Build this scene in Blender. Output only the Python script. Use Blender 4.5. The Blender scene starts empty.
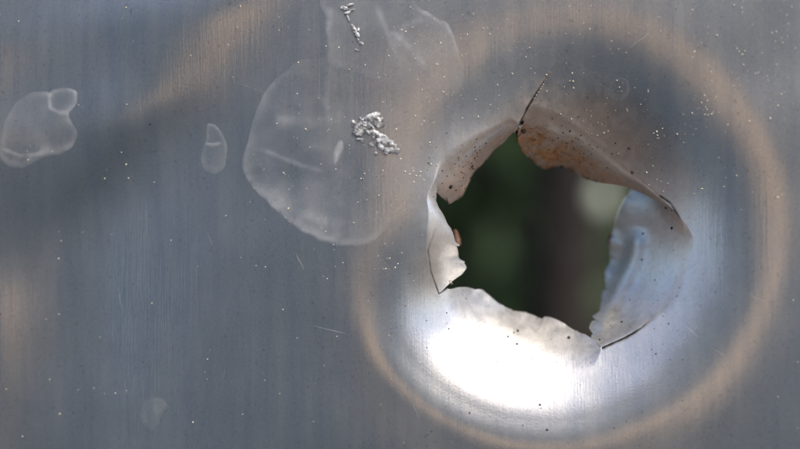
import bpy, math, random
import numpy as np
from mathutils import Matrix, Vector

random.seed(7)
rng = np.random.default_rng(11)
scene = bpy.context.scene
COL = scene.collection

# ------------------------------------------------------------------ layout constants
S = 5.0e-5                    # metres in the sheet per traced unit (one unit is 1/20 mm)
TILT = math.radians(16)       # the sheet leans back
H = 0.80                      # height of the picture centre above the ground
YAW = math.radians(5)         # the camera stands slightly to the right of square-on
F = 1099.0
DC = F * S
M_SHEET = Matrix.Translation((0, 0, H)) @ Matrix.Rotation(-TILT, 4, 'X')

# ------------------------------------------------------------------ camera
cam_data = bpy.data.cameras.new('camera')
cam = bpy.data.objects.new('camera', cam_data)
COL.objects.link(cam)
c_right = np.array([math.cos(YAW), math.sin(YAW), 0.0])
c_fwd = np.array([-math.sin(YAW), math.cos(YAW), 0.0])
c_pos = -c_fwd * DC
cam_data.sensor_width = 36.0
cam_data.lens = 36.0 * F / 800.0
cam_data.clip_start = 0.002
cam_data.clip_end = 500.0
m = Matrix(((c_right[0], 0, -c_fwd[0], c_pos[0]), (c_right[1], 0, -c_fwd[1], c_pos[1]), (0, 1, 0, c_pos[2]), (0, 0, 0, 1)))
cam.matrix_world = M_SHEET @ m
cam_data.dof.use_dof = True
cam_data.dof.focus_distance = DC + 0.0006
cam_data.dof.aperture_fstop = 19.0
scene.camera = cam

# ------------------------------------------------------------------ world and sun
SUN_EL, SUN_AZ = math.radians(60), math.radians(54)      # azimuth measured from straight in front of the sheet towards the right
world = bpy.data.worlds.new('World')
scene.world = world
world.use_nodes = True
nt = world.node_tree
sky = nt.nodes.new('ShaderNodeTexSky')
sky.sky_type = 'NISHITA'
sky.sun_disc = False
sky.sun_elevation = SUN_EL
sky.dust_density = 2.6
sky.air_density = 0.8
sky.sun_rotation = math.pi - SUN_AZ
nt.links.new(sky.outputs[0], nt.nodes['Background'].inputs[0])
nt.nodes['Background'].inputs[1].default_value = 0.09
sun_data = bpy.data.lights.new('sun', 'SUN')
sun_data.energy = 1.5
sun_data.angle = math.radians(36)
sun_data.color = (1.0, 0.91, 0.78)
sun = bpy.data.objects.new('sun', sun_data)
COL.objects.link(sun)
to_sun = Vector((math.sin(SUN_AZ) * math.cos(SUN_EL), -math.cos(SUN_AZ) * math.cos(SUN_EL), math.sin(SUN_EL)))
sun.rotation_euler = to_sun.to_track_quat('Z', 'Y').to_euler()
sun.location = to_sun * 20
scene.view_settings.view_transform = 'Standard'
scene.view_settings.look = 'None'
scene.view_settings.exposure = 1.62
scene.view_settings.gamma = 1.0
scene.render.engine = 'CYCLES'

# ------------------------------------------------------------------ helpers
def unproj(u, v, d):
    """traced position (u, v) at depth d behind the sheet's face -> metres in the sheet's own frame"""
    u = np.asarray(u, float); v = np.asarray(v, float); d = np.asarray(d, float)
    dx = c_fwd[0] * F + c_right[0] * (u - 400)
    dy = c_fwd[1] * F + c_right[1] * (u - 400)
    dz = -(v - 224.5)
    k = (d * S - c_pos[1]) / dy
    return np.stack([c_pos[0] + dx * k, d * S + 0 * k, c_pos[2] + dz * k], -1)

def interp_poly(pts, n, smooth=True):
    """n samples along matched control points (Catmull-Rom or straight)"""
    p = np.array(pts, float)
    if p.ndim == 1: p = p[:, None]
    k = len(p) - 1
    t = np.linspace(0, k, n)
    i = np.clip(t.astype(int), 0, k - 1); f = (t - i)[:, None]
    if not smooth:
        return p[i] * (1 - f) + p[i + 1] * f
    p0 = p[np.clip(i - 1, 0, k)]; p1 = p[i]; p2 = p[i + 1]; p3 = p[np.clip(i + 2, 0, k)]
    return 0.5 * (2 * p1 + (p2 - p0) * f + (2 * p0 - 5 * p1 + 4 * p2 - p3) * f ** 2 + (3 * p1 - p0 - 3 * p2 + p3) * f ** 3)

def poly_dist(u, v, pts):
    """distance to a polyline and the signed side"""
    best = np.full(np.shape(u), 1e9); side = np.zeros(np.shape(u)); par = np.zeros(np.shape(u))
    tot = 0.0
    L = sum(math.dist(a, b) for a, b in zip(pts[:-1], pts[1:]))
    for a, b in zip(pts[:-1], pts[1:]):
        ex, ey = b[0] - a[0], b[1] - a[1]; l = math.hypot(ex, ey)
        t = np.clip(((u - a[0]) * ex + (v - a[1]) * ey) / (l * l), 0, 1)
        dx, dy = u - a[0] - t * ex, v - a[1] - t * ey
        dd = np.hypot(dx, dy)
        m_ = dd < best
        best = np.where(m_, dd, best)
        side = np.where(m_, np.sign(ex * (v - a[1]) - ey * (u - a[0])), side)
        par = np.where(m_, (tot + t * l) / L, par)
        tot += l
    return best, side, par

def sstep(a, b, x):
    t = np.clip((x - a) / (b - a), 0, 1)
    return t * t * (3 - 2 * t)

def vnoise(u, v, scale, seed):
    """smooth value noise, -1..1"""
    r = np.random.default_rng(seed).uniform(-1, 1, (128, 128))
    x = np.asarray(u) / scale + 40.3; y = np.asarray(v) / scale + 37.7
    i = np.floor(x).astype(int); j = np.floor(y).astype(int)
    fx = x - i; fy = y - j
    fx = fx * fx * (3 - 2 * fx); fy = fy * fy * (3 - 2 * fy)
    i %= 128; j %= 128; i1 = (i + 1) % 128; j1 = (j + 1) % 128
    return (r[i, j] * (1 - fx) + r[i1, j] * fx) * (1 - fy) + (r[i, j1] * (1 - fx) + r[i1, j1] * fx) * fy

def make_mesh(name, verts, faces, normals=None, attrs=None, smooth=True):
    me = bpy.data.meshes.new(name)
    me.from_pydata([tuple(p) for p in verts], [], faces)
    if smooth:
        me.polygons.foreach_set('use_smooth', [True] * len(me.polygons))
    for k, a in (attrs or {}).items():
        at = me.attributes.new(k, 'FLOAT', 'POINT')
        at.data.foreach_set('value', np.asarray(a, np.float32))
    me.update()
    if normals is not None:
        me.normals_split_custom_set_from_vertices([tuple(n) for n in normals])
    return me

def link(name, me, mats, parent=None, matrix=None, label=None, cat=None, kind=None, group=None):
    o = bpy.data.objects.new(name, me)
    COL.objects.link(o)
    if me is not None:
        for mt in (mats if isinstance(mats, (list, tuple)) else [mats]):
            me.materials.append(mt)
    if parent is not None:
        o.parent = parent
    elif matrix is not None:
        o.matrix_world = matrix
    for k, val in (('label', label), ('category', cat), ('kind', kind), ('group', group)):
        if val: o[k] = val
    return o

# ------------------------------------------------------------------ materials
class NT:
    def __init__(s, name):
        s.mat = bpy.data.materials.new(name); s.mat.use_nodes = True
        s.t = s.mat.node_tree; s.b = s.t.nodes['Principled BSDF']; s.out = s.t.nodes['Material Output']
    def n(s, typ, **kw):
        nd = s.t.nodes.new(typ)
        for k, val in kw.items():
            if k.startswith('i_'):
                nd.inputs[k[2:].replace('_', ' ')].default_value = val
            else:
                setattr(nd, k, val)
        return nd
    def l(s, a, b): s.t.links.new(a, b)
    def noise(s, vec, scale, detail=4, rough=0.55):
        nd = s.n('ShaderNodeTexNoise'); nd.inputs['Scale'].default_value = scale
        nd.inputs['Detail'].default_value = detail; nd.inputs['Roughness'].default_value = rough
        if vec is not None: s.l(vec, nd.inputs['Vector'])
        return nd.outputs['Fac']
    def ramp(s, fac, stops):
        nd = s.n('ShaderNodeValToRGB'); e = nd.color_ramp.elements
        while len(e) < len(stops): e.new(0.5)
        for el, (p, c) in zip(e, stops):
            el.position = p; el.color = (c, c, c, 1) if isinstance(c, (int, float)) else (*c, 1)
        s.l(fac, nd.inputs[0]); return nd.outputs[0]
    def math(s, op, a, b=None):
        nd = s.n('ShaderNodeMath', operation=op)
        for i, x in enumerate((a, b)):
            if x is None: continue
            if isinstance(x, (int, float)): nd.inputs[i].default_value = x
            else: s.l(x, nd.inputs[i])
        return nd.outputs[0]
    def mix(s, fac, a, b):
        nd = s.n('ShaderNodeMix', data_type='RGBA')
        for i, x in ((0, fac), (6, a), (7, b)):
            if isinstance(x, (int, float)): nd.inputs[i].default_value = x
            elif isinstance(x, tuple): nd.inputs[i].default_value = (*x, 1)
            else: s.l(x, nd.inputs[i])
        return nd.outputs[2]

def metal_material():
    k = NT('dull_aluminium')
    tc = k.n('ShaderNodeTexCoord')
    def mapped(sx, sy, sz):
        mp = k.n('ShaderNodeMapping'); mp.inputs['Scale'].default_value = (sx / S, sy / S, sz / S)
        k.l(tc.outputs['Object'], mp.inputs['Vector']); return mp.outputs[0]
    iso = mapped(1, 1, 1); k.t.nodes[-1].inputs['Rotation'].default_value = (0.61, 0.37, 0.83)
    brush = k.noise(mapped(0.55, 0.1, 0.018), 1.0, 3, 0.6)         # fine vertical drawing lines
    band = k.noise(mapped(0.07, 0.02, 0.006), 1.0, 3, 0.6)         # wider vertical streaks
    cloud = k.noise(iso, 0.012, 5, 0.6)
    grain = k.noise(iso, 0.45, 3, 0.7)
    grime = k.n('ShaderNodeAttribute', attribute_name='grime').outputs['Fac']
    darkening = k.n('ShaderNodeAttribute', attribute_name='darkening').outputs['Fac']
    oxide = k.n('ShaderNodeAttribute', attribute_name='oxide').outputs['Fac']
    scuff = k.noise(iso, 0.10, 6, 0.7)
    ox = k.math('MULTIPLY', oxide, k.ramp(scuff, [(0.3, 0.55), (0.65, 1.0)]))
    base = k.mix(k.ramp(cloud, [(0.32, 0.0), (0.7, 1.0)]), (0.51, 0.49, 0.46), (0.61, 0.585, 0.55))
    base = k.mix(k.math('MULTIPLY', k.ramp(band, [(0.38, 0.0), (0.66, 1.0)]), 0.6), base, (0.40, 0.415, 0.44))
    base = k.mix(k.math('MULTIPLY', k.ramp(grain, [(0.35, 0.0), (0.75, 1.0)]), 0.36), base, (0.78, 0.77, 0.74))
    base = k.mix(k.math('MULTIPLY', ox, 0.8), base, (0.56, 0.56, 0.555))
    pits = k.ramp(k.noise(iso, 0.22, 4, 0.75), [(0.60, 0.0), (0.72, 1.0)])
    base = k.mix(k.math('MULTIPLY', pits, 0.6), base, (0.20, 0.185, 0.165))
    scuff2 = k.ramp(k.noise(iso, 0.19, 6, 0.75), [(0.46, 0.0), (0.66, 1.0)])
    base = k.mix(k.math('MULTIPLY', k.math('MULTIPLY', scuff2, oxide), 0.32), base, (0.25, 0.24, 0.225))
    # orange-brown dried dirt on the torn lips, blotchy
    blot = k.noise(iso, 0.09, 6, 0.7)
    gm = k.math('MULTIPLY', grime, k.ramp(blot, [(0.34, 0.25), (0.58, 1.0)]))
    dcol = k.mix(k.ramp(k.noise(iso, 0.14, 5, 0.7), [(0.35, 0.0), (0.65, 1.0)]), (0.34, 0.14, 0.042), (0.58, 0.33, 0.14))
    speck = k.ramp(k.noise(iso, 0.22, 4, 0.7), [(0.58, 0.0), (0.66, 1.0)])
    dcol = k.mix(k.math('MULTIPLY', speck, 0.85), dcol, (0.03, 0.02, 0.015))
    col = k.mix(gm, base, dcol)
    col = k.mix(darkening, col, (0.012, 0.010, 0.009))
    k.l(col, k.b.inputs['Base Color'])
    k.l(k.math('SUBTRACT', 0.96, k.math('MAXIMUM', k.math('MULTIPLY', ox, 0.30), k.math('MULTIPLY', k.math('MAXIMUM', gm, darkening), 0.96))), k.b.inputs['Metallic'])
    r0 = k.math('MULTIPLY_ADD', cloud, 0.08); k.t.nodes[-1].inputs[2].default_value = 0.21
    r0 = k.math('ADD', k.math('ADD', r0, k.math('MULTIPLY', ox, 0.13)), k.math('MULTIPLY', gm, 0.4))
    k.l(r0, k.b.inputs['Roughness'])
    hgt = k.math('ADD', k.math('MULTIPLY', brush, 0.7), k.math('ADD', k.math('MULTIPLY', grain, 0.5), k.math('MULTIPLY', band, 0.5)))
    '''sc1 = k.noise(mapped(0.010, 0.01, 0.03), 1.0, 2, 0.5)
    scr = k.ramp(k.math('ABSOLUTE', k.math('SUBTRACT', k.noise(mapped(0.03, 0.02, 0.012), 1.0, 1, 0.4), 0.5)), [(0.0, 1.0), (0.006, 0.0)])
    hgt = k.math('ADD', hgt, k.math('MULTIPLY', k.math('MULTIPLY', scr, k.ramp(sc1, [(0.52, 0.0), (0.6, 1.0)])), 1.2))'''
    bp = k.n('ShaderNodeBump'); bp.inputs['Strength'].default_value = 0.27; bp.inputs['Distance'].default_value = 0.6 * S
    k.l(hgt, bp.inputs['Height']); k.l(bp.outputs[0], k.b.inputs['Normal'])
    return k.mat

def film_material():
    k = NT('dried_film')
    tc = k.n('ShaderNodeTexCoord'); mp = k.n('ShaderNodeMapping'); mp.inputs['Scale'].default_value = (1 / S,) * 3
    k.l(tc.outputs['Object'], mp.inputs['Vector'])
    dens = k.n('ShaderNodeAttribute', attribute_name='film_cover').outputs['Fac']
    w = k.ramp(k.noise(mp.outputs[0], 0.03, 6, 0.65), [(0.33, 0.30), (0.68, 1.5)])
    g = k.ramp(k.noise(mp.outputs[0], 0.4, 2, 0.6), [(0.3, 0.8), (0.7, 1.1)])
    fac = k.math('MINIMUM', k.math('MULTIPLY', k.math('MULTIPLY', dens, w), g), 0.95)
    tr = k.n('ShaderNodeBsdfTransparent'); mx = k.n('ShaderNodeMixShader')
    k.b.inputs['Base Color'].default_value = (0.54, 0.56, 0.58, 1); k.b.inputs['Roughness'].default_value = 0.6
    k.l(fac, mx.inputs[0]); k.l(tr.outputs[0], mx.inputs[1]); k.l(k.b.outputs[0], mx.inputs[2])
    k.l(mx.outputs[0], k.out.inputs['Surface'])
    return k.mat

def plain(name, c1, c2, rough=0.8, scale=0.1, unit=S, metallic=0.0, bump=0.0):
    k = NT(name)
    tc = k.n('ShaderNodeTexCoord'); mp = k.n('ShaderNodeMapping'); mp.inputs['Scale'].default_value = (1 / unit,) * 3
    k.l(tc.outputs['Object'], mp.inputs['Vector'])
    nz = k.noise(mp.outputs[0], scale, 5, 0.65)
    k.l(k.mix(k.ramp(nz, [(0.35, 0.0), (0.65, 1.0)]), c1, c2), k.b.inputs['Base Color'])
    k.b.inputs['Roughness'].default_value = rough; k.b.inputs['Metallic'].default_value = metallic
    if bump:
        bp = k.n('ShaderNodeBump'); bp.inputs['Distance'].default_value = bump; k.l(nz, bp.inputs['Height']); k.l(bp.outputs[0], k.b.inputs['Normal'])
    return k.mat

METAL = metal_material()
FILM = film_material()
DUST = plain('pale_dust', (0.40, 0.35, 0.25), (0.62, 0.58, 0.48), 0.5, 0.05)
BLACK_DIRT = plain('black_dirt', (0.012, 0.010, 0.008), (0.05, 0.03, 0.02), 0.8, 0.2)
CRUMB = plain('white_crust', (0.45, 0.44, 0.42), (0.80, 0.80, 0.78), 0.55, 0.12)
def crust_material():
    k = NT('ragged_crust')
    tc = k.n('ShaderNodeTexCoord'); mp = k.n('ShaderNodeMapping'); mp.inputs['Scale'].default_value = (1 / S,) * 3
    k.l(tc.outputs['Object'], mp.inputs['Vector'])
    nz = k.noise(mp.outputs[0], 0.16, 5, 0.7); nz2 = k.noise(mp.outputs[0], 0.5, 4, 0.7)
    k.l(k.mix(k.ramp(nz, [(0.38, 0.0), (0.62, 1.0)]), (0.30, 0.30, 0.30), (0.74, 0.75, 0.77)), k.b.inputs['Base Color'])
    k.b.inputs['Roughness'].default_value = 0.7
    bp = k.n('ShaderNodeBump'); bp.inputs['Distance'].default_value = 3 * S; k.l(nz2, bp.inputs['Height']); k.l(bp.outputs[0], k.b.inputs['Normal'])
    tr = k.n('ShaderNodeBsdfTransparent'); mx = k.n('ShaderNodeMixShader')
    k.l(k.ramp(nz, [(0.38, 0.18), (0.56, 0.95)]), mx.inputs[0]); k.l(tr.outputs[0], mx.inputs[1]); k.l(k.b.outputs[0], mx.inputs[2])
    k.l(mx.outputs[0], k.out.inputs['Surface'])
    return k.mat
CRUST = crust_material()
FLAKE = plain('rusty_flake', (0.10, 0.045, 0.025), (0.26, 0.15, 0.10), 0.8, 0.15)
SOIL = plain('dry_soil', (0.060, 0.040, 0.027), (0.10, 0.068, 0.046), 0.95, 3.0, 1.0, bump=0.03)
REFLECTION_WALL = plain('reflection_blue_grey', (0.33, 0.42, 0.44), (0.39, 0.48, 0.50), 0.9, 6.0, 1.0)  # for the unseen wall added as something to reflect
TAN = plain('reflector_tan', (0.68, 0.46, 0.28), (0.76, 0.53, 0.33), 0.6, 6.0, 1.0)  # for the unseen canvas added to give warm reflections
BARK = plain('bark', (0.013, 0.010, 0.008), (0.028, 0.021, 0.016), 0.9, 14.0, 1.0, bump=0.02)
LEAF = plain('leaf_green', (0.026, 0.054, 0.018), (0.052, 0.085, 0.030), 0.55, 2.5, 1.0)
BRIGHT_SPOT_LEAF = plain('bright_spot_leaf', (0.25, 0.29, 0.23), (0.32, 0.36, 0.29), 0.5, 5.0, 1.0)  # pale colour stands in for a bright out-of-focus spot

# ------------------------------------------------------------------ the ground
def ground():
    n = 60
    xs = np.sinh(np.linspace(-4.6, 4.6, n)) * 2.4
    P = np.array([(x, y, 0.012 * vnoise(x, y, 0.4, 3) + 0.02 * vnoise(x, y, 1.7, 4)) for y in xs for x in xs])
    fs = [(j * n + i, j * n + i + 1, (j + 1) * n + i + 1, (j + 1) * n + i) for j in range(n - 1) for i in range(n - 1)]
    link('ground', make_mesh('ground', P, fs), SOIL, kind='structure')
ground()

# ------------------------------------------------------------------ unseen wall and canvas, added for the metal to mirror
def box(x0, x1, y0, y1, z0, z1):
    v = [(x, y, z) for x in (x0, x1) for y in (y0, y1) for z in (z0, z1)]
    f = [(0, 1, 3, 2), (4, 6, 7, 5), (0, 4, 5, 1), (2, 3, 7, 6), (0, 2, 6, 4), (1, 5, 7, 3)]
    return v, f
def reflection_wall():
    y = -3.0
    root = link('reflection_wall', None, None, matrix=Matrix.Translation((0, y, 0)), label='unseen blue-grey wall added opposite the sheet for its reflection', cat='wall')
    link('wall', make_mesh('wall', *box(-2.3, 2.3, -.25, 0, -.02, 3.5), smooth=False), REFLECTION_WALL, parent=root)
    link('coping', make_mesh('coping', *box(-2.36, 2.36, -.31, .06, 3.502, 3.56), smooth=False), REFLECTION_WALL, parent=root)

def tan_reflector():
    """an unseen tan canvas on four legs, added for its warm reflection in the metal"""
    root = link('tan_reflector', None, None, matrix=Matrix.Translation((-.03, -1.70, 0)), label='added unseen tan canvas sunshade on four thin wooden legs', cat='reflector')
    V, fs, n, m_ = [], [], 9, 13
    for k in (0, 1):
        for i in range(n):
            for j in range(m_):
                x = -.20 + .40 * i / (n - 1); t = j / (m_ - 1)
                sag = .03 * math.sin(math.pi * t) * (1 - (x / .20) ** 2 * .4)
                V.append((x, -.38 + .78 * t, 1.70 - .62 * t - sag - .006 * k))
    for k in (0, 1):
        o = k * n * m_
        for i in range(n - 1):
            for j in range(m_ - 1):
                q = (o + i * m_ + j, o + (i + 1) * m_ + j, o + (i + 1) * m_ + j + 1, o + i * m_ + j + 1)
                fs.append(q if k == 0 else q[::-1])
    link('canvas', make_mesh('canvas', V, fs), TAN, parent=root)
    for x in (-.195, .195):
        for y, z in ((-.37, 1.675), (.39, 1.05)):
            link('leg', make_mesh('leg', *box(x - .012, x + .012, y - .012, y + .012, -.02, z), smooth=False), BARK, parent=root)
reflection_wall()
tan_reflector()

# ------------------------------------------------------------------ the dented sheet
CU, CV = 548.0, 240.0
_r = np.arange(0, 900.0, 0.5)
_ang = np.interp(_r, [0, 95, 110, 125, 150, 170, 188, 202, 214, 226, 238, 250, 275, 340], [31, 31, 30, 28, 24, 19.5, 16, 13.5, 10.5, 8, 4.5, 1.5, 0.3, 0])
_base_ang = np.interp(_r, [0, 95, 110, 125, 140, 155, 170, 182, 193, 204, 216, 240], [31, 31, 30, 28.5, 25.5, 21.5, 16, 10.5, 5.5, 1.5, -0.8, 0])
_left_ang = np.interp(_r, [0, 95, 102, 110, 118, 127, 137, 148, 162, 195, 240, 300], [10, 10, 9.0, 7.5, 5.8, 4, 2, -0.8, -2.5, -3, -1, 0])
def _integ(a):
    s = np.tan(np.radians(a)); d = np.concatenate([[0], np.cumsum((s[1:] + s[:-1]) * 0.25)])
    return d[-1] - d
D_RING, D_PLAIN, D_LEFT = _integ(_ang), _integ(_base_ang), _integ(_left_ang)

CRACKS = [   # polyline, half width, depth of groove, step height on the + side
    ([(512, 139), (519, 126), (527, 108), (537, 92), (547, 77)], 0.85, 2.5, 5.0),
    ([(602, 348), (625, 338), (640, 329), (652, 318)], 1.4, 1.2, 0.0),
    ([(449, 290), (439, 294), (431, 272), (428, 250), (436, 229)], 0.8, 0.3, 0.0),
    ([(660, 196), (670, 203), (680, 218)], 1.0, 0.5, 0.0),
]
BUCKLES = [   # where the sheet drops away to the right: centre, half widths, drop
    (150, 128, 38, 48, 9.5), (232, 20, 42, 54, 8.0),
]
def around(a, keys, vals):
    """smooth periodic interpolation over the angle (degrees)"""
    t = np.arange(-180, 181.0)
    k = np.array(keys, float); w = np.array(vals, float)
    y = np.interp(np.arange(-540, 541.0), np.concatenate([k[:-1] - 360, k, k[1:] + 360]), np.concatenate([w[:-1], w, w[1:]]))
    g = np.exp(-(np.arange(-60, 61) / 18.0) ** 2); y = np.convolve(y, g / g.sum(), 'same')
    return np.interp(a, t, y[360:721])
def depth(u, v):
    u = np.asarray(u, float); v = np.asarray(v, float)
    r = np.hypot(u - CU, v - CV); a = np.degrees(np.arctan2(v - CV, u - CU))   # 0 right, 90 down, -90 up
    amp = around(a, [-180, -130, -105, -60, 0, 30, 60, 100, 180], [0.1, 0.2, 0.8, 1.0, 1.0, 0.85, 0.2, 0.0, 0.1])
    sc = around(a, [-180, -140, -90, -45, 0, 45, 90, 150, 180], [1.0, 0.97, 1.0, 1.02, 1.0, 0.96, 0.92, 0.89, 1.0])
    rr = r * (1 + 0.025 * vnoise(u, v, 150, 21)) * (1 + (sc - 1) * sstep(235, 180, r))
    d = np.interp(rr, _r, D_RING) * amp + np.interp(rr, _r, D_PLAIN) * (1 - amp)
    wl = around(a, [-180, -160, -130, -100, -70, -45, 90, 150, 180], [0.9, 0.9, 0.65, 0.35, 0.12, 0.0, 0.0, 0.1, 0.9])
    d = d * (1 - wl) + np.interp(rr, _r, D_LEFT) * wl
    for bu, bv, wu, wv, drop in BUCKLES:
        uu = u + 0.9 * (v - bv)
        d = d - drop * 0.5 * (1 - np.tanh((uu - bu) / wu)) * np.exp(-((v - bv + 0.15 * (u - bu)) / np.where(v - bv + 0.15 * (u - bu) > 0, wv * 2.0, wv)) ** 2) * sstep(-220, -20, u)
    # the left half of the sheet leans slightly away
    d = d + math.tan(math.radians(5.0)) * (0.35 + 0.65 * sstep(-40, 300, v)) * 28.0 * np.log1p(np.exp(np.clip((372 - u) / 28.0, -40, 40)))
    # broad buckling of the sheet, and its left edge rising towards the viewer
    d = d - (0.0007 + 0.0004 * sstep(120, 400, v)) * np.clip(120 - u, 0, 400) ** 2 * np.exp(-np.clip(-u, 0, 1e9) / 150)
    d = d + 1.5 * vnoise(u, v, 130, 5) + 0.35 * vnoise(u, v, 46, 6) * sstep(330, 150, r) + 0.5 * vnoise(u, v, 30, 12) * sstep(175, 125, r) + 0.05 * vnoise(u, v, 17, 8) * sstep(260, 110, r)
    return d

def cracks(u, v):
    """extra depth and soot along the splits that run into the sheet"""
    d = np.zeros(np.shape(u)); darkening = np.zeros(np.shape(u))
    for pts, w, g, step in CRACKS:
        dd, sd, par = poly_dist(u, v, pts)
        wob = w * (0.75 + 0.35 * vnoise(u, v, 6, 9))
        taper = np.clip(1.15 - par, 0.0, 1)
        k = np.exp(-(dd / wob) ** 2) * taper ** 0.5
        d += g * k
        d += np.where(sd > 0, 1, 0) * step * taper * np.exp(-(dd / 16.0) ** 1.5)
        darkening = np.maximum(darkening, np.clip(1.4 * np.exp(-(dd / (wob * 1.15)) ** 2) * np.clip(taper * 2.2, 0, 1), 0, 1))  # near-black colour following each split
    return d, darkening

# torn petals, clockwise: matched outlines of root (where the lip leaves the sheet) and torn edge
PETALS = [
    dict(label='thick orange-brown torn petal at top of hole', root=[(520, 124), (531, 104), (560, 114), (590, 136), (622, 163), (652, 188), (678, 214)],
         edge=[(518, 133), (520, 147), (541, 168), (563, 167), (592, 181), (630, 189), (672, 209)], lip=[14, 42, 60, 56, 42, 24, 6], grime=[.9, 1, 1, .95, .8, .5, .2], p=1.8, jag=1.2),
    dict(label='broad grey petal curled deep on right side', root=[(678, 214), (694, 240), (692, 275), (677, 303), (655, 320), (628, 336), (602, 348)],
         edge=[(640, 186), (620, 202), (611, 236), (608, 272), (602, 301), (594, 318), (591, 337)], lip=[95, 95, 95, 88, 72, 46, 14], grime=[.1, .05, .04, 0, 0, 0, 0], p=1.6, jag=2.2),
    dict(label='pale petal with ragged edge along bottom of hole', root=[(602, 348), (590, 368), (552, 371), (510, 360), (474, 340), (448, 315), (439, 294)],
         edge=[(600, 345), (583, 334), (560, 323), (535, 315), (507, 306), (473, 288), (449, 289)], lip=[3, 14, 25, 30, 31, 25, 6], grime=[0, .03, .05, .03, 0, 0, 0], p=1.6, jag=1.8),
    dict(label='narrow grey petal with hooked tip on left side', root=[(439, 294), (430, 272), (426, 250), (427, 230), (428, 212), (427, 196), (434, 179)],
         edge=[(450, 283), (464, 270), (461, 257), (455, 236), (447, 221), (438, 203), (437, 185)], lip=[6, 16, 20, 18, 14, 10, 4], grime=[0, 0, .05, .05, .03, .05, .1], p=1.5, jag=1.8),
    dict(label='dirty brownish petal folded inward at upper left', root=[(434, 179), (440, 158), (456, 144), (476, 133), (496, 124), (510, 117), (520, 124)],
         edge=[(437, 192), (448, 203), (462, 197), (474, 173), (493, 152), (508, 138), (518, 130)], lip=[15, 50, 58, 50, 38, 22, 8], grime=[.25, .42, .52, .5, .45, .45, .45], p=2.1, jag=1.2),
]
NC = 150      # columns per petal
NR = 46       # rows per petal

def grid_normals(P, closed=False):
    if closed:
        di = np.roll(P, -1, 0) - np.roll(P, 1, 0)
    else:
        di = np.gradient(P, axis=0)
    dj = np.gradient(P, axis=1)
    n = np.cross(di, dj)
    l = np.linalg.norm(n, axis=-1, keepdims=True)
    n = n / np.maximum(l, 1e-20)
    return -n if np.median(n[..., 1]) > 0 else n

def slab(name, P, N, thick, attrs, closed, mats, **kw):
    """a sheet of metal: front grid P, back grid behind it, rims closed"""
    a, b, _ = P.shape
    B = P - N * thick[..., None]
    V = np.concatenate([P.reshape(-1, 3), B.reshape(-1, 3)])
    NV = np.concatenate([N.reshape(-1, 3), -N.reshape(-1, 3)])
    A = {k: np.concatenate([x.reshape(-1), x.reshape(-1)]) for k, x in attrs.items()}
    ii = np.arange(a if closed else a - 1); jj = np.arange(b - 1)
    I, J = np.meshgrid(ii, jj, indexing='ij'); I2 = (I + 1) % a
    q = np.stack([I * b + J, I2 * b + J, I2 * b + J + 1, I * b + J + 1], -1).reshape(-1, 4)
    off = a * b
    fs = [q, q[:, ::-1] + off]
    for j, flip in ((0, False), (b - 1, True)):
        s_ = np.stack([ii * b + j, ((ii + 1) % a) * b + j, ((ii + 1) % a) * b + j + off, ii * b + j + off], -1)
        fs.append(s_ if flip else s_[:, ::-1])
    if not closed:
        for i, flip in ((0, True), (a - 1, False)):
            s_ = np.stack([i * b + jj, i * b + jj + 1, i * b + jj + 1 + off, i * b + jj + off], -1)
            fs.append(s_ if flip else s_[:, ::-1])
    F_ = np.concatenate(fs)
    g0 = np.cross(V[q[:, 1]] - V[q[:, 0]], V[q[:, 3]] - V[q[:, 0]])
    if ((g0 * NV[q[:, 0]]).sum(1) > 0).mean() < 0.5:
        F_ = F_[:, ::-1]
    # rim strips keep flat shading through separate vertices
    nf = 2 * len(q)
    rim = F_[nf:].reshape(-1)
    RV = V[rim]
    tri = RV.reshape(-1, 4, 3)
    fn = np.cross(tri[:, 1] - tri[:, 0], tri[:, 3] - tri[:, 0]); fn /= np.maximum(np.linalg.norm(fn, axis=1, keepdims=True), 1e-20)
    base = len(V)
    faces = np.concatenate([F_[:nf], base + np.arange(len(rim)).reshape(-1, 4)])
    V = np.concatenate([V, RV]); NV = np.concatenate([NV, np.repeat(fn, 4, 0)])
    A = {k: np.concatenate([x, x[rim]]) for k, x in A.items()}
    me = make_mesh(name, V, faces.tolist(), NV, A)
    return link(name, me, mats, **kw)

roots = [interp_poly(p['root'], NC) for p in PETALS]
loop = np.concatenate([r[:-1] for r in roots])               # closed root outline, clockwise in view
NL = len(loop)

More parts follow.
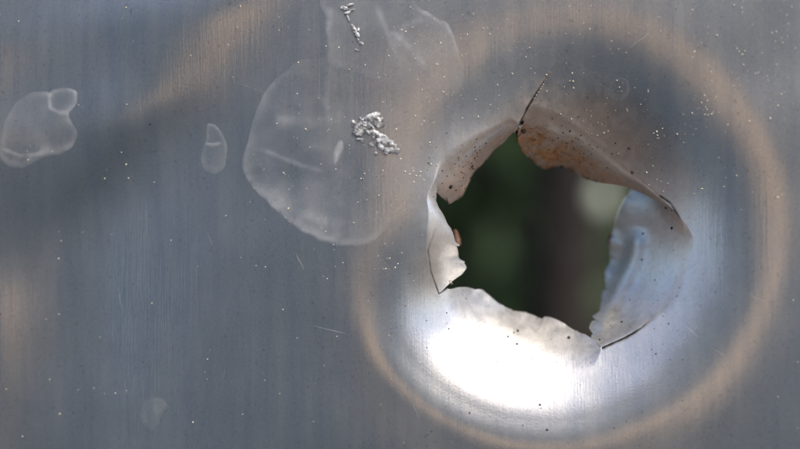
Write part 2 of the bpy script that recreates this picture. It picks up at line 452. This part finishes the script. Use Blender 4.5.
def build_sheet():
    ang = np.unwrap(np.arctan2(loop[:, 1] - 235, loop[:, 0] - 548))
    ang_s = ang.copy()
    for _ in range(60):
        ext = np.concatenate([[ang_s[-1] - 2 * math.pi], ang_s, [ang_s[0] + 2 * math.pi]]) if ang_s[-1] > ang_s[0] else np.concatenate([[ang_s[-1] + 2 * math.pi], ang_s, [ang_s[0] - 2 * math.pi]])
        ang_s = (ext[:-2] + 2 * ext[1:-1] + ext[2:]) / 4
    R1, R2 = 300.0, 680.0
    outer = np.stack([548 + R1 * np.cos(ang_s), 240 + R1 * np.sin(ang_s)], -1)
    s1 = np.linspace(0, 1, 110) ** 1.15
    UV1 = loop[:, None, :] * (1 - s1)[None, :, None] + outer[:, None, :] * s1[None, :, None]
    r2 = np.linspace(R1, R2, 130)[1:]
    UV2 = np.stack([548 + r2[None] * np.cos(ang_s)[:, None], 240 + r2[None] * np.sin(ang_s)[:, None]], -1)
    UV = np.concatenate([UV1, UV2], 1)
    d = depth(UV[..., 0], UV[..., 1])
    # fade all relief out before the plain part of the sheet
    rr = np.hypot(UV[..., 0] - 548, UV[..., 1] - 240)
    d = d * sstep(R2, R2 - 40, rr)
    cd, darkening = cracks(UV[..., 0], UV[..., 1])
    P = unproj(UV[..., 0], UV[..., 1], d + cd)
    # plain outer sheet: straight runs to a rectangle
    x0, x1, z0, z1 = -0.42, 0.42, -(H + 0.03) / math.cos(TILT), 0.34
    E = P[:, -1]
    c0 = unproj(548, 240, 0)
    dirx, dirz = E[:, 0] - c0[0], E[:, 2] - c0[2]
    k = np.minimum(np.where(dirx > 0, (x1 - E[:, 0]), (x0 - E[:, 0])) / dirx, np.where(dirz > 0, (z1 - E[:, 2]), (z0 - E[:, 2])) / dirz)
    far = []
    for f in (0.01, 0.05, 0.2, 1.0):
        far.append(np.stack([E[:, 0] + dirx * k * f, 0 * k, E[:, 2] + dirz * k * f], -1))
    P = np.concatenate([P, np.stack(far, 1)], 1)
    pad = np.zeros((NL, 4))
    darkening = np.concatenate([darkening, pad], 1)
    N = grid_normals(P, True)
    N[:, -4:] = (0, -1, 0)
    th = np.full(P.shape[:2], 11.0 * S)
    th[:, :60] = np.linspace(3.0, 11.0, 60)[None] * S
    grime = np.zeros(P.shape[:2])
    g0 = np.concatenate([interp_poly(p['grime'], NC)[:-1, 0] for p in PETALS])
    tip = np.exp(-np.linspace(0, 1, 110) / 0.17)
    grime[:, :110] = np.clip(g0[:, None] * 0.4 * tip[None], 0, 1)
    oxide = np.zeros(P.shape[:2])
    rootd = np.hypot(UV[..., 0] - loop[:, None, 0], UV[..., 1] - loop[:, None, 1])
    oxide[:, :-4] = 0.55 * np.exp(-(rootd / 24.0) ** 1.3) + 0.10 * np.exp(-(rootd / 75.0) ** 2)
    return slab('metal_sheet', P, N, th, dict(grime=grime, darkening=darkening, oxide=oxide), True, METAL, matrix=M_SHEET,
                label='dull grey aluminium sheet with a ragged bullet hole in a round dent', cat='metal sheet')
SHEET = build_sheet()

def build_petal(i):
    p = PETALS[i]
    R = roots[i]
    E = interp_poly(p['edge'], NC, True)
    lip = interp_poly(p['lip'], NC)[:, 0]
    gr = interp_poly(p['grime'], NC)[:, 0]
    x = np.linspace(0, 1, NC)
    # ragged torn edge: teeth of different sizes
    rg = np.random.default_rng(40 + i)
    teeth = np.interp(x, np.sort(rg.uniform(0, 1, 18)), rg.uniform(-1.3, 1.3, 18)) + 0.35 * np.interp(x, np.sort(rg.uniform(0, 1, 60)), rg.uniform(-1, 1, 60))
    out = (E - R); out /= np.maximum(np.linalg.norm(out, axis=1, keepdims=True), 1e-6)
    TE = out * (p['jag'] * teeth * np.sin(np.pi * np.clip(x * 6, 0, 0.5)) * np.sin(np.pi * np.clip((1 - x) * 6, 0, 0.5)))[:, None]
    t = np.linspace(0, 1, NR)
    UV = R[:, None] * (1 - t)[None, :, None] + E[:, None] * t[None, :, None] + TE[:, None] * (t ** 9)[None, :, None]
    u, v = UV[..., 0], UV[..., 1]
    g = t ** p['p'] * (1 - 0.18 * t)
    d = depth(u, v) + lip[:, None] * g[None] + (0.9 * vnoise(u, v, 9, 60 + i) + 1.6 * vnoise(u, v, 21, 70 + i)) * (t * t * (1.2 - 0.6 * t))[None]
    if i == 1:   # the long fold down the right petal
        dd, sd, par = poly_dist(u, v, [(640, 225), (632, 262), (618, 290), (600, 322)])
        d = d - 9.0 * np.exp(-(dd / 9.0) ** 2) * sstep(0, 0.2, par)
    cd, darkening = cracks(u, v)
    P = unproj(u, v, d + cd * (1 - t)[None])
    N = grid_normals(P)
    # roots take the sheet's own tilt so the surface runs on without a seam
    e = 1.0
    d0 = depth(R[:, 0], R[:, 1]); 
    th = np.broadcast_to(np.interp(t, [0, 0.7, 1], [3.0, 3.4, 2.8])[None] * S, P.shape[:2]).copy()
    if i in (0,):
        th = th * 1.0
    grime = np.clip(gr[:, None] * (0.30 + 0.70 * sstep(0.22, 0.62, t + 0.10 * vnoise(u, v, 14, 90 + i))), 0, 1)
    edge_darkening = 0.75 * sstep(0.93, 1.0, t)[None] * (gr[:, None] > 0.2) * (vnoise(u, v, 7, 95 + i) > -0.1)
    darkening = np.maximum(darkening * (1 - t)[None] ** 2, edge_darkening)
    return slab('torn_petal', P, N, th, dict(grime=grime, darkening=darkening, oxide=np.broadcast_to(0.65 + 0.3 * sstep(0, .5, t)[None], grime.shape)), False, METAL, parent=SHEET, label=p['label'])
for i in range(5):
    build_petal(i)

# ------------------------------------------------------------------ dried droplets on the sheet
def film(name, outline, rim=3.0, body=0.16, rim_d=0.55, rim_w=None, lift=0.5, step=2.0, streaks=(), parent=None, label=None, cat=None, fade=None, group=None):
    pts = interp_poly(list(outline) + [outline[0]], 14 * len(outline))
    pts = pts + np.stack([1.6 * vnoise(pts[:, 0], pts[:, 1], 13, 31) + .7 * vnoise(pts[:, 0], pts[:, 1], 5, 33), 1.6 * vnoise(pts[:, 0], pts[:, 1], 13, 32) + .7 * vnoise(pts[:, 0], pts[:, 1], 5, 34)], -1) * min(1, np.ptp(pts[:, 0]) / 60)
    pts[-1] = pts[0]
    pl = [tuple(q) for q in pts]
    lo = pts.min(0) - 8; hi = pts.max(0) + 8
    us = np.arange(lo[0], hi[0], step); vs = np.arange(lo[1], hi[1], step)
    U, V = np.meshgrid(us, vs, indexing='ij')
    dd, _, par = poly_dist(U, V, pl)
    ins = np.zeros(U.shape, bool)
    for a, b in zip(pl[:-1], pl[1:]):
        c = (a[1] > V) != (b[1] > V)
        ins ^= c & (U < (b[0] - a[0]) * (V - a[1]) / (b[1] - a[1] + 1e-12) + a[0])
    sd = np.where(ins, dd, -dd)
    wgt = np.interp(par, np.linspace(0, 1, len(rim_w)), rim_w) if rim_w else 1.0
    prof = np.where(sd >= 0, np.exp(-sd / rim), np.exp(-(sd / 1.3) ** 2))
    halo = 0.35 * np.where(sd >= 0, np.exp(-sd / (rim * 4.5)), 0)
    brk = np.clip(0.75 + 0.65 * vnoise(U, V, 16, 51) + 0.35 * vnoise(U, V, 6, 52), 0.05, 1.5)
    dens = rim_d * wgt * (prof * brk + halo) + body * sstep(-1.0, 2.5, sd) * np.clip(0.95 + 1.0 * vnoise(U, V, 38, 53) + 0.6 * vnoise(U, V, 13, 54), 0.0, 2.2)
    hgt = lift * (sstep(-2.5, 3.0, sd)) + 0.7 * wgt * np.exp(-((sd - 2) / 3.0) ** 2)
    for s_pts, s_w, s_d in streaks:
        q, _, pr = poly_dist(U, V, s_pts)
        kk = np.exp(-(q / s_w) ** 2) * sstep(0, .15, pr + 0.1) * sstep(1.1, 0.8, pr) * (sd > 0)
        dens = dens + s_d * kk; hgt = hgt + 0.5 * kk
    if fade is not None:
        f = fade(U, V); dens = dens * f
    keep = sd > -4
    idx = -np.ones(U.shape, int); idx[keep] = np.arange(keep.sum())
    Z = depth(U, V) - hgt + 0.25
    P = unproj(U, V, Z)[keep]
    fs = []
    q = np.stack([idx[:-1, :-1], idx[:-1, 1:], idx[1:, 1:], idx[1:, :-1]], -1).reshape(-1, 4)
    fs = q[(q >= 0).all(1)].tolist()
    me = make_mesh(name, P, fs, None, dict(film_cover=np.clip(dens[keep], 0, 1)))
    return link(name, me, FILM, parent=parent, matrix=M_SHEET if parent is None else None, label=label, cat=cat, group=group)

low = [(300, 60), (277, 78), (258, 108), (250, 135), (243, 162), (252, 185), (272, 205), (296, 226), (324, 241), (350, 245), (374, 237), (398, 215), (408, 180), (404, 140), (392, 100), (372, 72), (330, 58)]
BIG = film('dried_droplet', low, rim=2.4, body=0.06, rim_d=0.30, rim_w=[.5, .6, .6, .5, .7, .9, 1.1, 1.15, 1.1, 1.0, .5, .12, .05, .05, .1, .15, .3, .5],
           streaks=[([(262, 150), (300, 165), (325, 172)], 2.2, .16), ([(330, 70), (326, 100), (330, 130)], 3, .10), ([(280, 120), (310, 122), (345, 118)], 6, .07), ([(268, 190), (300, 214), (345, 228)], 7, .10)],
           fade=lambda U, V: sstep(418, 350, U) * (0.35 + 0.65 * sstep(55, 110, V)),
           label='large round dried droplet with pale rim left of the hole', cat='dried droplet')
up = [(327, 20), (322, -14), (360, -24), (400, -16), (420, 10), (446, 24), (460, 55), (462, 84), (448, 100), (420, 104), (396, 96), (372, 78), (350, 70), (328, 60)]
film('upper_film', up, rim=2.2, body=0.06, rim_d=0.15, rim_w=[.8, .8, .5, .4, .8, 1, .9, .6, .3, .2, .2, .2, .3, .5, .8], lift=0.8,
     streaks=[([(376, 8), (390, 40), (398, 60)], 3, .10), ([(394, 34), (412, 50), (428, 72)], 3.5, .14), ([(330, 10), (326, 40), (322, 66)], 3, .16), ([(420, 20), (405, 26), (396, 45)], 3, .10)], fade=lambda U, V: sstep(108, 70, V), parent=BIG)
film('dried_droplet', [(48, 93), (64, 88), (77, 93), (75, 104), (68, 114), (74, 128), (73, 142), (61, 153), (44, 155), (25, 166), (9, 165), (1, 154), (3, 132), (12, 107), (28, 94)],
     rim=2.0, body=0.045, rim_d=0.24, rim_w=[.9, 1, 1, 1, .8, 1, 1.2, 1, .8, .8, .7, .3, .15, .15, .2, .6],
     streaks=[([(49, 96), (50, 108), (60, 113), (68, 112)], 1.8, .25), ([(5, 150), (20, 156), (44, 154)], 2.0, .25)],
     label='kidney-shaped dried droplet near the left end of the sheet', cat='dried droplet')
film('dried_droplet', [(208, 124), (216, 127), (225, 141), (226, 156), (223, 168), (216, 173), (206, 169), (202, 160), (204, 148), (207, 138)], rim=1.8, body=0.07, rim_d=0.18, step=1.2,
     rim_w=[.6, .7, .8, .7, .8, 1, .8, .5, .6, .5], streaks=[([(207, 144), (213, 145), (220, 143)], 1.5, .25)],
     label='small pear-shaped dried droplet between the kidney-shaped and large ones', cat='dried droplet')
film('dried_droplet', [(143, 402), (155, 398), (166, 404), (160, 416), (156, 428), (146, 426), (141, 414)], rim=4, body=0.045, rim_d=0.02, step=1.5,
     label='very faint small dried droplet low on the left part', cat='dried droplet')
film('white_smear', [(333, 160), (336, 147), (341, 141), (343, 147), (339, 158), (335, 164)], rim=2.0, body=0.25, rim_d=0.2, step=0.8,
     label='thin slanted white smear beside the white crust lumps', cat='smear')
film('water_ring', [(610, 85), (617, 78), (626, 80), (628, 90), (622, 99), (613, 98), (609, 92)], rim=1.2, body=0.0, rim_d=0.06, step=1.0,
     label='faint round water ring above the right side of the hole', cat='water ring')

# ------------------------------------------------------------------ crusts, flakes, specks and dust
def lump_arrays(u, v, d, ru, rv, h, rot=0.0, seed=0, n=(12, 8), rough=0.32):
    """a low knobbly lump lying on the surface: positions and faces"""
    a, b = n
    rg = np.random.default_rng(seed)
    th = np.linspace(0, 2 * np.pi, a, endpoint=False); ph = np.linspace(0.12, np.pi - 0.12, b)
    T, Pn = np.meshgrid(th, ph, indexing='ij')
    k = 1 + rough * rg.uniform(-1, 1, T.shape)
    x = np.cos(T) * np.sin(Pn) * ru * k; y = np.sin(T) * np.sin(Pn) * rv * k; z = np.cos(Pn) * h * k * (0.65 if n == (12, 8) else 1.0) * (0.6 if n == (10, 7) else 1.0)
    U = u + x * math.cos(rot) - y * math.sin(rot); V_ = v + x * math.sin(rot) + y * math.cos(rot)
    P = unproj(U, V_, d - z).reshape(-1, 3)
    q = []
    for i in range(a):
        i2 = (i + 1) % a
        for j in range(b - 1):
            q.append((i * b + j, i * b + j + 1, i2 * b + j + 1, i2 * b + j))
    q.append(tuple(i * b for i in range(a))); q.append(tuple(i * b + b - 1 for i in reversed(range(a))))
    return P, q

def lumps(name, items, mat, seed=0, smooth=True, **kw):
    Vs, Fs, off = [], [], 0
    for j, it in enumerate(items):
        P, q = lump_arrays(*it, seed=seed + j)
        Vs.append(P); Fs += [tuple(x + off for x in f) for f in q]; off += len(P)
    return link(name, make_mesh(name, np.concatenate(Vs), Fs, smooth=smooth), mat, matrix=kw.pop('matrix', None if kw.get('parent') else M_SHEET), **kw)

def dep(u, v): return float(depth(np.array([u]), np.array([v]))[0])
def L(u, v, ru, rv, h, rot=0.0): return (u, v, dep(u, v) - 0.5, ru, rv, h, rot)

rg = np.random.default_rng(5)
items = [L(360, 128, 7, 9, 3.0, .3), L(372, 117, 9, 4, 3.0, -.5), L(366, 124, 8, 6, 2.2), L(377, 122, 7, 5, 3.0, .4), L(356, 133, 4, 3, 3), L(374, 133, 5, 4, 3.2, .7)]
for _ in range(24):
    t_ = rg.uniform(); items.append(L(355 + 26 * t_ + rg.normal(0, 3), 128 + rg.normal(0, 7), rg.uniform(1.2, 3.2), rg.uniform(1, 2.4), rg.uniform(1.5, 3.5), rg.uniform(0, 3)))
CR = lumps('white_crust', items, CRUST, seed=3, label='knobbly white crust lump on the large dried droplet', cat='crust')
items = [L(388, 143, 13, 5.5, 3.2, .62), L(384, 148, 8, 4, 3.0, .6), L(393, 150, 6, 3.5, 3.2, .1), L(381, 141, 5, 4, 3)]
for _ in range(12):
    items.append(L(386 + rg.normal(0, 6), 146 + rg.normal(0, 4), rg.uniform(1, 2.4), rg.uniform(1, 2), rg.uniform(2, 3.6), rg.uniform(0, 3)))
lumps('crust_tail', items, CRUST, seed=31, parent=CR)
items = [L(344, 8, 4, 2, 2.6, .2), L(350, 5, 4, 1.6, 2.4, -.3), L(347, 13, 3.5, 1.5, 2.2, -.4), L(352, 10, 3, 1.2, 2, -.3), L(356, 33, 2.4, 6, 2.6, -.5), L(353, 27, 1.6, 3, 2.4, -.5), L(358, 30, 1.5, 2, 2.2, .5), L(348, 18, 1.2, 5, 1.6, -.4),
         L(361, 43, 2.6, 1.4, 1.6, .4), L(357, 50, 2.5, 1.0, 1.4, .4), L(358, 40, 1.0, 2.5, 1.4, -.3)]
lumps('white_crust', items, CRUST, seed=60, label='thin broken white crust at the top of the large droplet', cat='crust')

# dust: pale specks, more around the dent's upper half
def dust():
    pts = []
    def cluster(n, u, v, su, sv, r0=.5, r1=1.25):
        for _ in range(n):
            pts.append((rg.normal(u, su), rg.normal(v, sv), r0 * .7 + (r1 - r0) * 1.2 * rg.uniform() ** 3))
    for _ in range(170): pts.append((rg.uniform(-30, 830), rg.uniform(-20, 470), rg.uniform(.35, .9)))
    for _ in range(50): cluster(rg.integers(3, 9), rg.uniform(540, 790), rg.uniform(0, 200), 9, 9)
    for _ in range(30): cluster(rg.integers(3, 7), rg.uniform(400, 560), rg.uniform(0, 170), 10, 10)
    for _ in range(26): cluster(rg.integers(3, 8), rg.uniform(280, 440), rg.uniform(20, 260), 10, 12)
    for _ in range(7): cluster(rg.integers(2, 5), rg.uniform(0, 280), rg.uniform(0, 420), 12, 12, .5, 1.2)
    for u, v, n in ((416, 178, 22), (592, 130, 16), (700, 110, 18), (770, 85, 12), (385, 265, 20), (520, 45, 12)): cluster(n, u, v, 9, 9, .5, 1.2)
    inside = [tuple(q) for q in np.concatenate(roots)]
    Vs, Fs, off = [], [], 0
    U = np.array([p[0] for p in pts]); V_ = np.array([p[1] for p in pts]); D_ = depth(U, V_)
    dd, _, _ = poly_dist(U, V_, inside)
    ins = np.zeros(len(U), bool)
    for a, b in zip(inside, inside[1:] + inside[:1]):
        c = (a[1] > V_) != (b[1] > V_); ins ^= c & (U < (b[0] - a[0]) * (V_ - a[1]) / (b[1] - a[1] + 1e-12) + a[0])
    for (u, v, r), d, i_ in zip(pts, D_, ins):
        if i_: continue
        e = rg.uniform(.7, 1.5); rot = rg.uniform(0, 3.14)
        r *= .85
        P, q = lump_arrays(u, v, d - .2, r * e, r / e, r * .8, rot, int(rg.integers(1e9)), (6, 4), .3)
        Vs.append(P); Fs += [tuple(x + off for x in f) for f in q]; off += len(P)
    link('dust', make_mesh('dust', np.concatenate(Vs), Fs), DUST, matrix=M_SHEET, kind='stuff', label='pale golden dust specks scattered over the aluminium sheet', cat='dust')
dust()

def scratches():
    Vs, Fs, dn, off = [], [], [], 0
    lines = [(252, 88, 40, .35), (676, 318, 34, .95), (690, 330, 22, .8), (718, 352, 26, .6), (300, 262, 18, 1.2), (120, 300, 30, 1.45), (210, 240, 16, 1.3), (640, 40, 26, -.7), (760, 300, 24, .5), (330, 330, 34, .25)]
    for _ in range(5): lines.append((rg.uniform(0, 800), rg.uniform(0, 449), rg.uniform(6, 26), rg.normal(1.4, .5)))
    for u, v, ln, an in lines:
        n = 9; t = np.linspace(-.5, .5, n)
        cu = u + t * ln * math.cos(an) + .8 * np.sin(t * 5); cv = v + t * ln * math.sin(an)
        if (np.hypot(cu - 548, cv - 240) < 150).any(): continue
        w = .42 * (1 - (2 * t) ** 2) + .05
        U = np.stack([cu - w * math.sin(an), cu, cu + w * math.sin(an)], 1); V_ = np.stack([cv + w * math.cos(an), cv, cv - w * math.cos(an)], 1)
        P = unproj(U, V_, depth(U, V_) - np.array([.25, .6, .25])[None])
        Vs.append(P.reshape(-1, 3)); dn.append(np.full(3 * n, rg.uniform(.06, .22)))
        Fs += [(off + i * 3 + j, off + i * 3 + j + 1, off + i * 3 + j + 4, off + i * 3 + j + 3) for i in range(n - 1) for j in range(2)]
        off += 3 * n
    link('scratches', make_mesh('scratches', np.concatenate(Vs), Fs, None, dict(film_cover=np.concatenate(dn))), FILM, parent=SHEET, kind='stuff')
scratches()

# ------------------------------------------------------------------ finding real points on the petals for things that sit there
bpy.context.view_layer.update()
def on_metal(u, v):
    """depth of the front-most metal at a traced position"""
    o = Vector(c_pos); t = Vector(unproj(u, v, 0)) - o; t.normalize()
    best = None
    for ob in [SHEET] + list(SHEET.children):
        ok, loc, nr, fi = ob.ray_cast(o, t)
        if ok and (best is None or loc.y < best): best = loc.y
    return None if best is None else best / S

def black_specks():
    Vs, Fs, off = [], [], 0
    spots = [(523, 130, 3.2), (472, 166, 2.0), (451, 186, 2.2), (562, 166, 2.4), (566, 168, 1.5), (582, 177, 2.2), (588, 178, 1.5), (596, 181, 1.6), (672, 228, 1.8), (643, 234, 1.6), (666, 208, 1.2), (642, 260, 1.2), (569, 338, 2.0), (540, 405, 1.2), (547, 430, 1.6), (632, 172, 1.8), (629, 148, 1.4), (518, 331, 1.6), (514, 333, 1.1), (508, 337, 1.2), (517, 344, 1.5), (490, 340, .9), (497, 362, .9), (150, 124, 1.6), (480, 150, 1), (470, 178, 1), (456, 190, 1.4), (447, 176, 1), (486, 143, 1), (461, 172, 1.1), (600, 340, 1), (655, 280, 1.0), (630, 300, 1.0), (622, 322, 1.3)]
    for _ in range(60): spots.append((rg.normal(470, 18), rg.normal(168, 16), rg.uniform(.5, 1.0)))
    for _ in range(70): spots.append((rg.normal(560, 28), rg.normal(148, 14), rg.uniform(.5, 1.0)))
    for _ in range(50): spots.append((rg.uniform(450, 680), rg.uniform(200, 360), rg.uniform(.4, .8)))
    for _ in range(45): spots.append((rg.uniform(390, 690), rg.uniform(300, 440), rg.uniform(.4, .9)))
    for _ in range(12): spots.append((rg.uniform(0, 800), rg.uniform(0, 449), rg.uniform(.4, .8)))
    for u, v, r in spots:
        d = on_metal(u, v)
        if d is None: continue
        P, q = lump_arrays(u, v, d, r * rg.uniform(.8, 1.3), r * rg.uniform(.7, 1), r * .7, rg.uniform(0, 3), int(rg.integers(1e9)), (7, 5), .35)
        Vs.append(P); Fs += [tuple(x + off for x in f) for f in q]; off += len(P)
    link('dirt_specks', make_mesh('dirt_specks', np.concatenate(Vs), Fs), BLACK_DIRT, matrix=M_SHEET, kind='stuff', label='tiny black dirt specks on the torn petals round the hole', cat='dirt')
black_specks()

def flake(name, u, v, d, w, h, curl, mat, rot, seed, **kw):
    n, m_ = 14, 18
    rg2 = np.random.default_rng(seed)
    X, Y = np.meshgrid(np.linspace(-1, 1, n), np.linspace(-1, 1, m_), indexing='ij')
    wv = 1 - .35 * Y ** 2 + .12 * rg2.uniform(-1, 1, (1, m_))
    x = X * w * wv; y = Y * h + .12 * h * rg2.uniform(-1, 1, (n, 1)); z = curl * (X ** 2 + .5 * Y ** 2 * np.sign(Y)) + .4 * rg2.uniform(-1, 1, X.shape)
    U = u + x * math.cos(rot) - y * math.sin(rot); V_ = v + x * math.sin(rot) + y * math.cos(rot)
    P = unproj(U, V_, d + z)
    N = grid_normals(P)
    return slab(name, P, N, np.full(P.shape[:2], 1.2 * S), {}, False, mat, matrix=M_SHEET, **kw)
flake('rust_flake', 456, 238, 78, 3.8, 8, 5, FLAKE, -.25, 2, label='curled rusty brown flake at the left edge of the hole', cat='flake')
flake('paint_flake', 468, 179, 96, 2.2, 3, 1.5, CRUMB, .4, 4, label='tiny white flake on the upper left torn edge', cat='flake')
flake('rust_flake', 610, 240, 150, 2.6, 5, 2, FLAKE, .1, 6, label='small orange rust flake on the right petal edge', cat='flake')

# ------------------------------------------------------------------ what shows through the hole: undergrowth, a trunk, a bright spot shaped as a pale leaf
def leaf_cloud(name, centres, mat, size, seed, **kw):
    rg3 = np.random.default_rng(seed)
    n = len(centres)
    c = np.asarray(centres)
    a = rg3.normal(size=(n, 3)); a /= np.linalg.norm(a, axis=1, keepdims=True)
    b = np.cross(a, rg3.normal(size=(n, 3))); b /= np.linalg.norm(b, axis=1, keepdims=True)
    nn = np.cross(a, b)
    s = rg3.uniform(.6, 1.3, (n, 1)) * size
    V = np.stack([c - a * s, c + b * s * .42 + nn * s * .10, c + a * s, c - b * s * .42 + nn * s * .10], 1).reshape(-1, 3)
    fs = [(4 * i, 4 * i + 1, 4 * i + 2) for i in range(n)] + [(4 * i, 4 * i + 2, 4 * i + 3) for i in range(n)]
    return link(name, make_mesh(name, V, fs, smooth=False), mat, **kw)

def at(u, v, dist):
    """world point seen at (u, v), so many metres from the camera"""
    p = unproj(u, v, 0) - c_pos; p = p / np.linalg.norm(p) * dist + c_pos
    return M_SHEET @ Vector(p)

def trunk_tree():
    base = at(566, 260, 1.25); base.z = 0
    root = link('tree', None, None, matrix=Matrix.Translation(base), label='dark brown tree trunk standing in the greenery seen through the hole', cat='tree')
    n = 16
    ys = [0, .05, .15, .4, .8, 1.3, 1.9, 2.6]; rs = [.062, .045, .037, .033, .031, .030, .028, .024]
    V = [(r * (1 + .08 * math.sin(3 * a + y)) * math.cos(a), r * (1 + .08 * math.sin(3 * a + y)) * math.sin(a), y - .02) for y, r in zip(ys, rs) for a in np.linspace(0, 2 * math.pi, n, endpoint=False)]
    fs = [(j * n + i, j * n + (i + 1) % n, (j + 1) * n + (i + 1) % n, (j + 1) * n + i) for j in range(len(ys) - 1) for i in range(n)]
    link('trunk', make_mesh('trunk', V, fs), BARK, parent=root)
    rg4 = np.random.default_rng(3)
    pts = rg4.normal(size=(9000, 3)); pts /= np.linalg.norm(pts, axis=1, keepdims=True)
    pts *= (rg4.uniform(0.15, 1, (9000, 1)) ** .5) * np.array([[1.6, 1.3, .65]])
    pts += np.array([[0, .55, 2.6]])
    leaf_cloud('crown', pts, LEAF, .09, 8, parent=root)
trunk_tree()
rg5 = np.random.default_rng(9)
n = 15000
P = np.stack([rg5.uniform(-2.4, 2.4, n), rg5.uniform(1.5, 3.4, n), rg5.uniform(0, 1, n) ** 1.3 * 1.9], -1)
leaf_cloud('undergrowth', P, LEAF, .06, 10, kind='stuff', label='dark green undergrowth behind the sheet seen through the hole', cat='undergrowth')

def bright_spot_leaf():
    c = at(603, 196, 0.62)
    n = 9
    V, fs = [], []
    for i in range(n):
        t = i / (n - 1); w = .006 * math.sin(math.pi * min(max(t, .03), .97)) ** .7
        for s in (-1, 0, 1):
            V.append((s * w, -.004 * (1 - abs(s)) + .006 * t * t, (t - .5) * .022))
    for i in range(n - 1):
        for s in range(2):
            a = i * 3 + s; fs.append((a, a + 1, a + 4, a + 3))
    r = link('leaf', None, None, matrix=Matrix.Translation(c) @ Matrix.Rotation(-.5, 4, 'X'), label='pale leaf out of focus behind the hole\'s upper right corner', cat='leaf')
    link('leaf_blade', make_mesh('leaf_blade', V, fs), BRIGHT_SPOT_LEAF, parent=r)
    st = [(0.0012 * math.cos(a), .0012 * math.sin(a) + y0, z) for z, y0 in ((-.010, 0), (-.12, .02), (-c.z - .01, .05)) for a in (0, 2.1, 4.2)]
    link('stem', make_mesh('stem', st, [(j * 3 + i, j * 3 + (i + 1) % 3, j * 3 + 3 + (i + 1) % 3, j * 3 + 3 + i) for j in range(2) for i in range(3)]), LEAF, parent=r)
bright_spot_leaf()
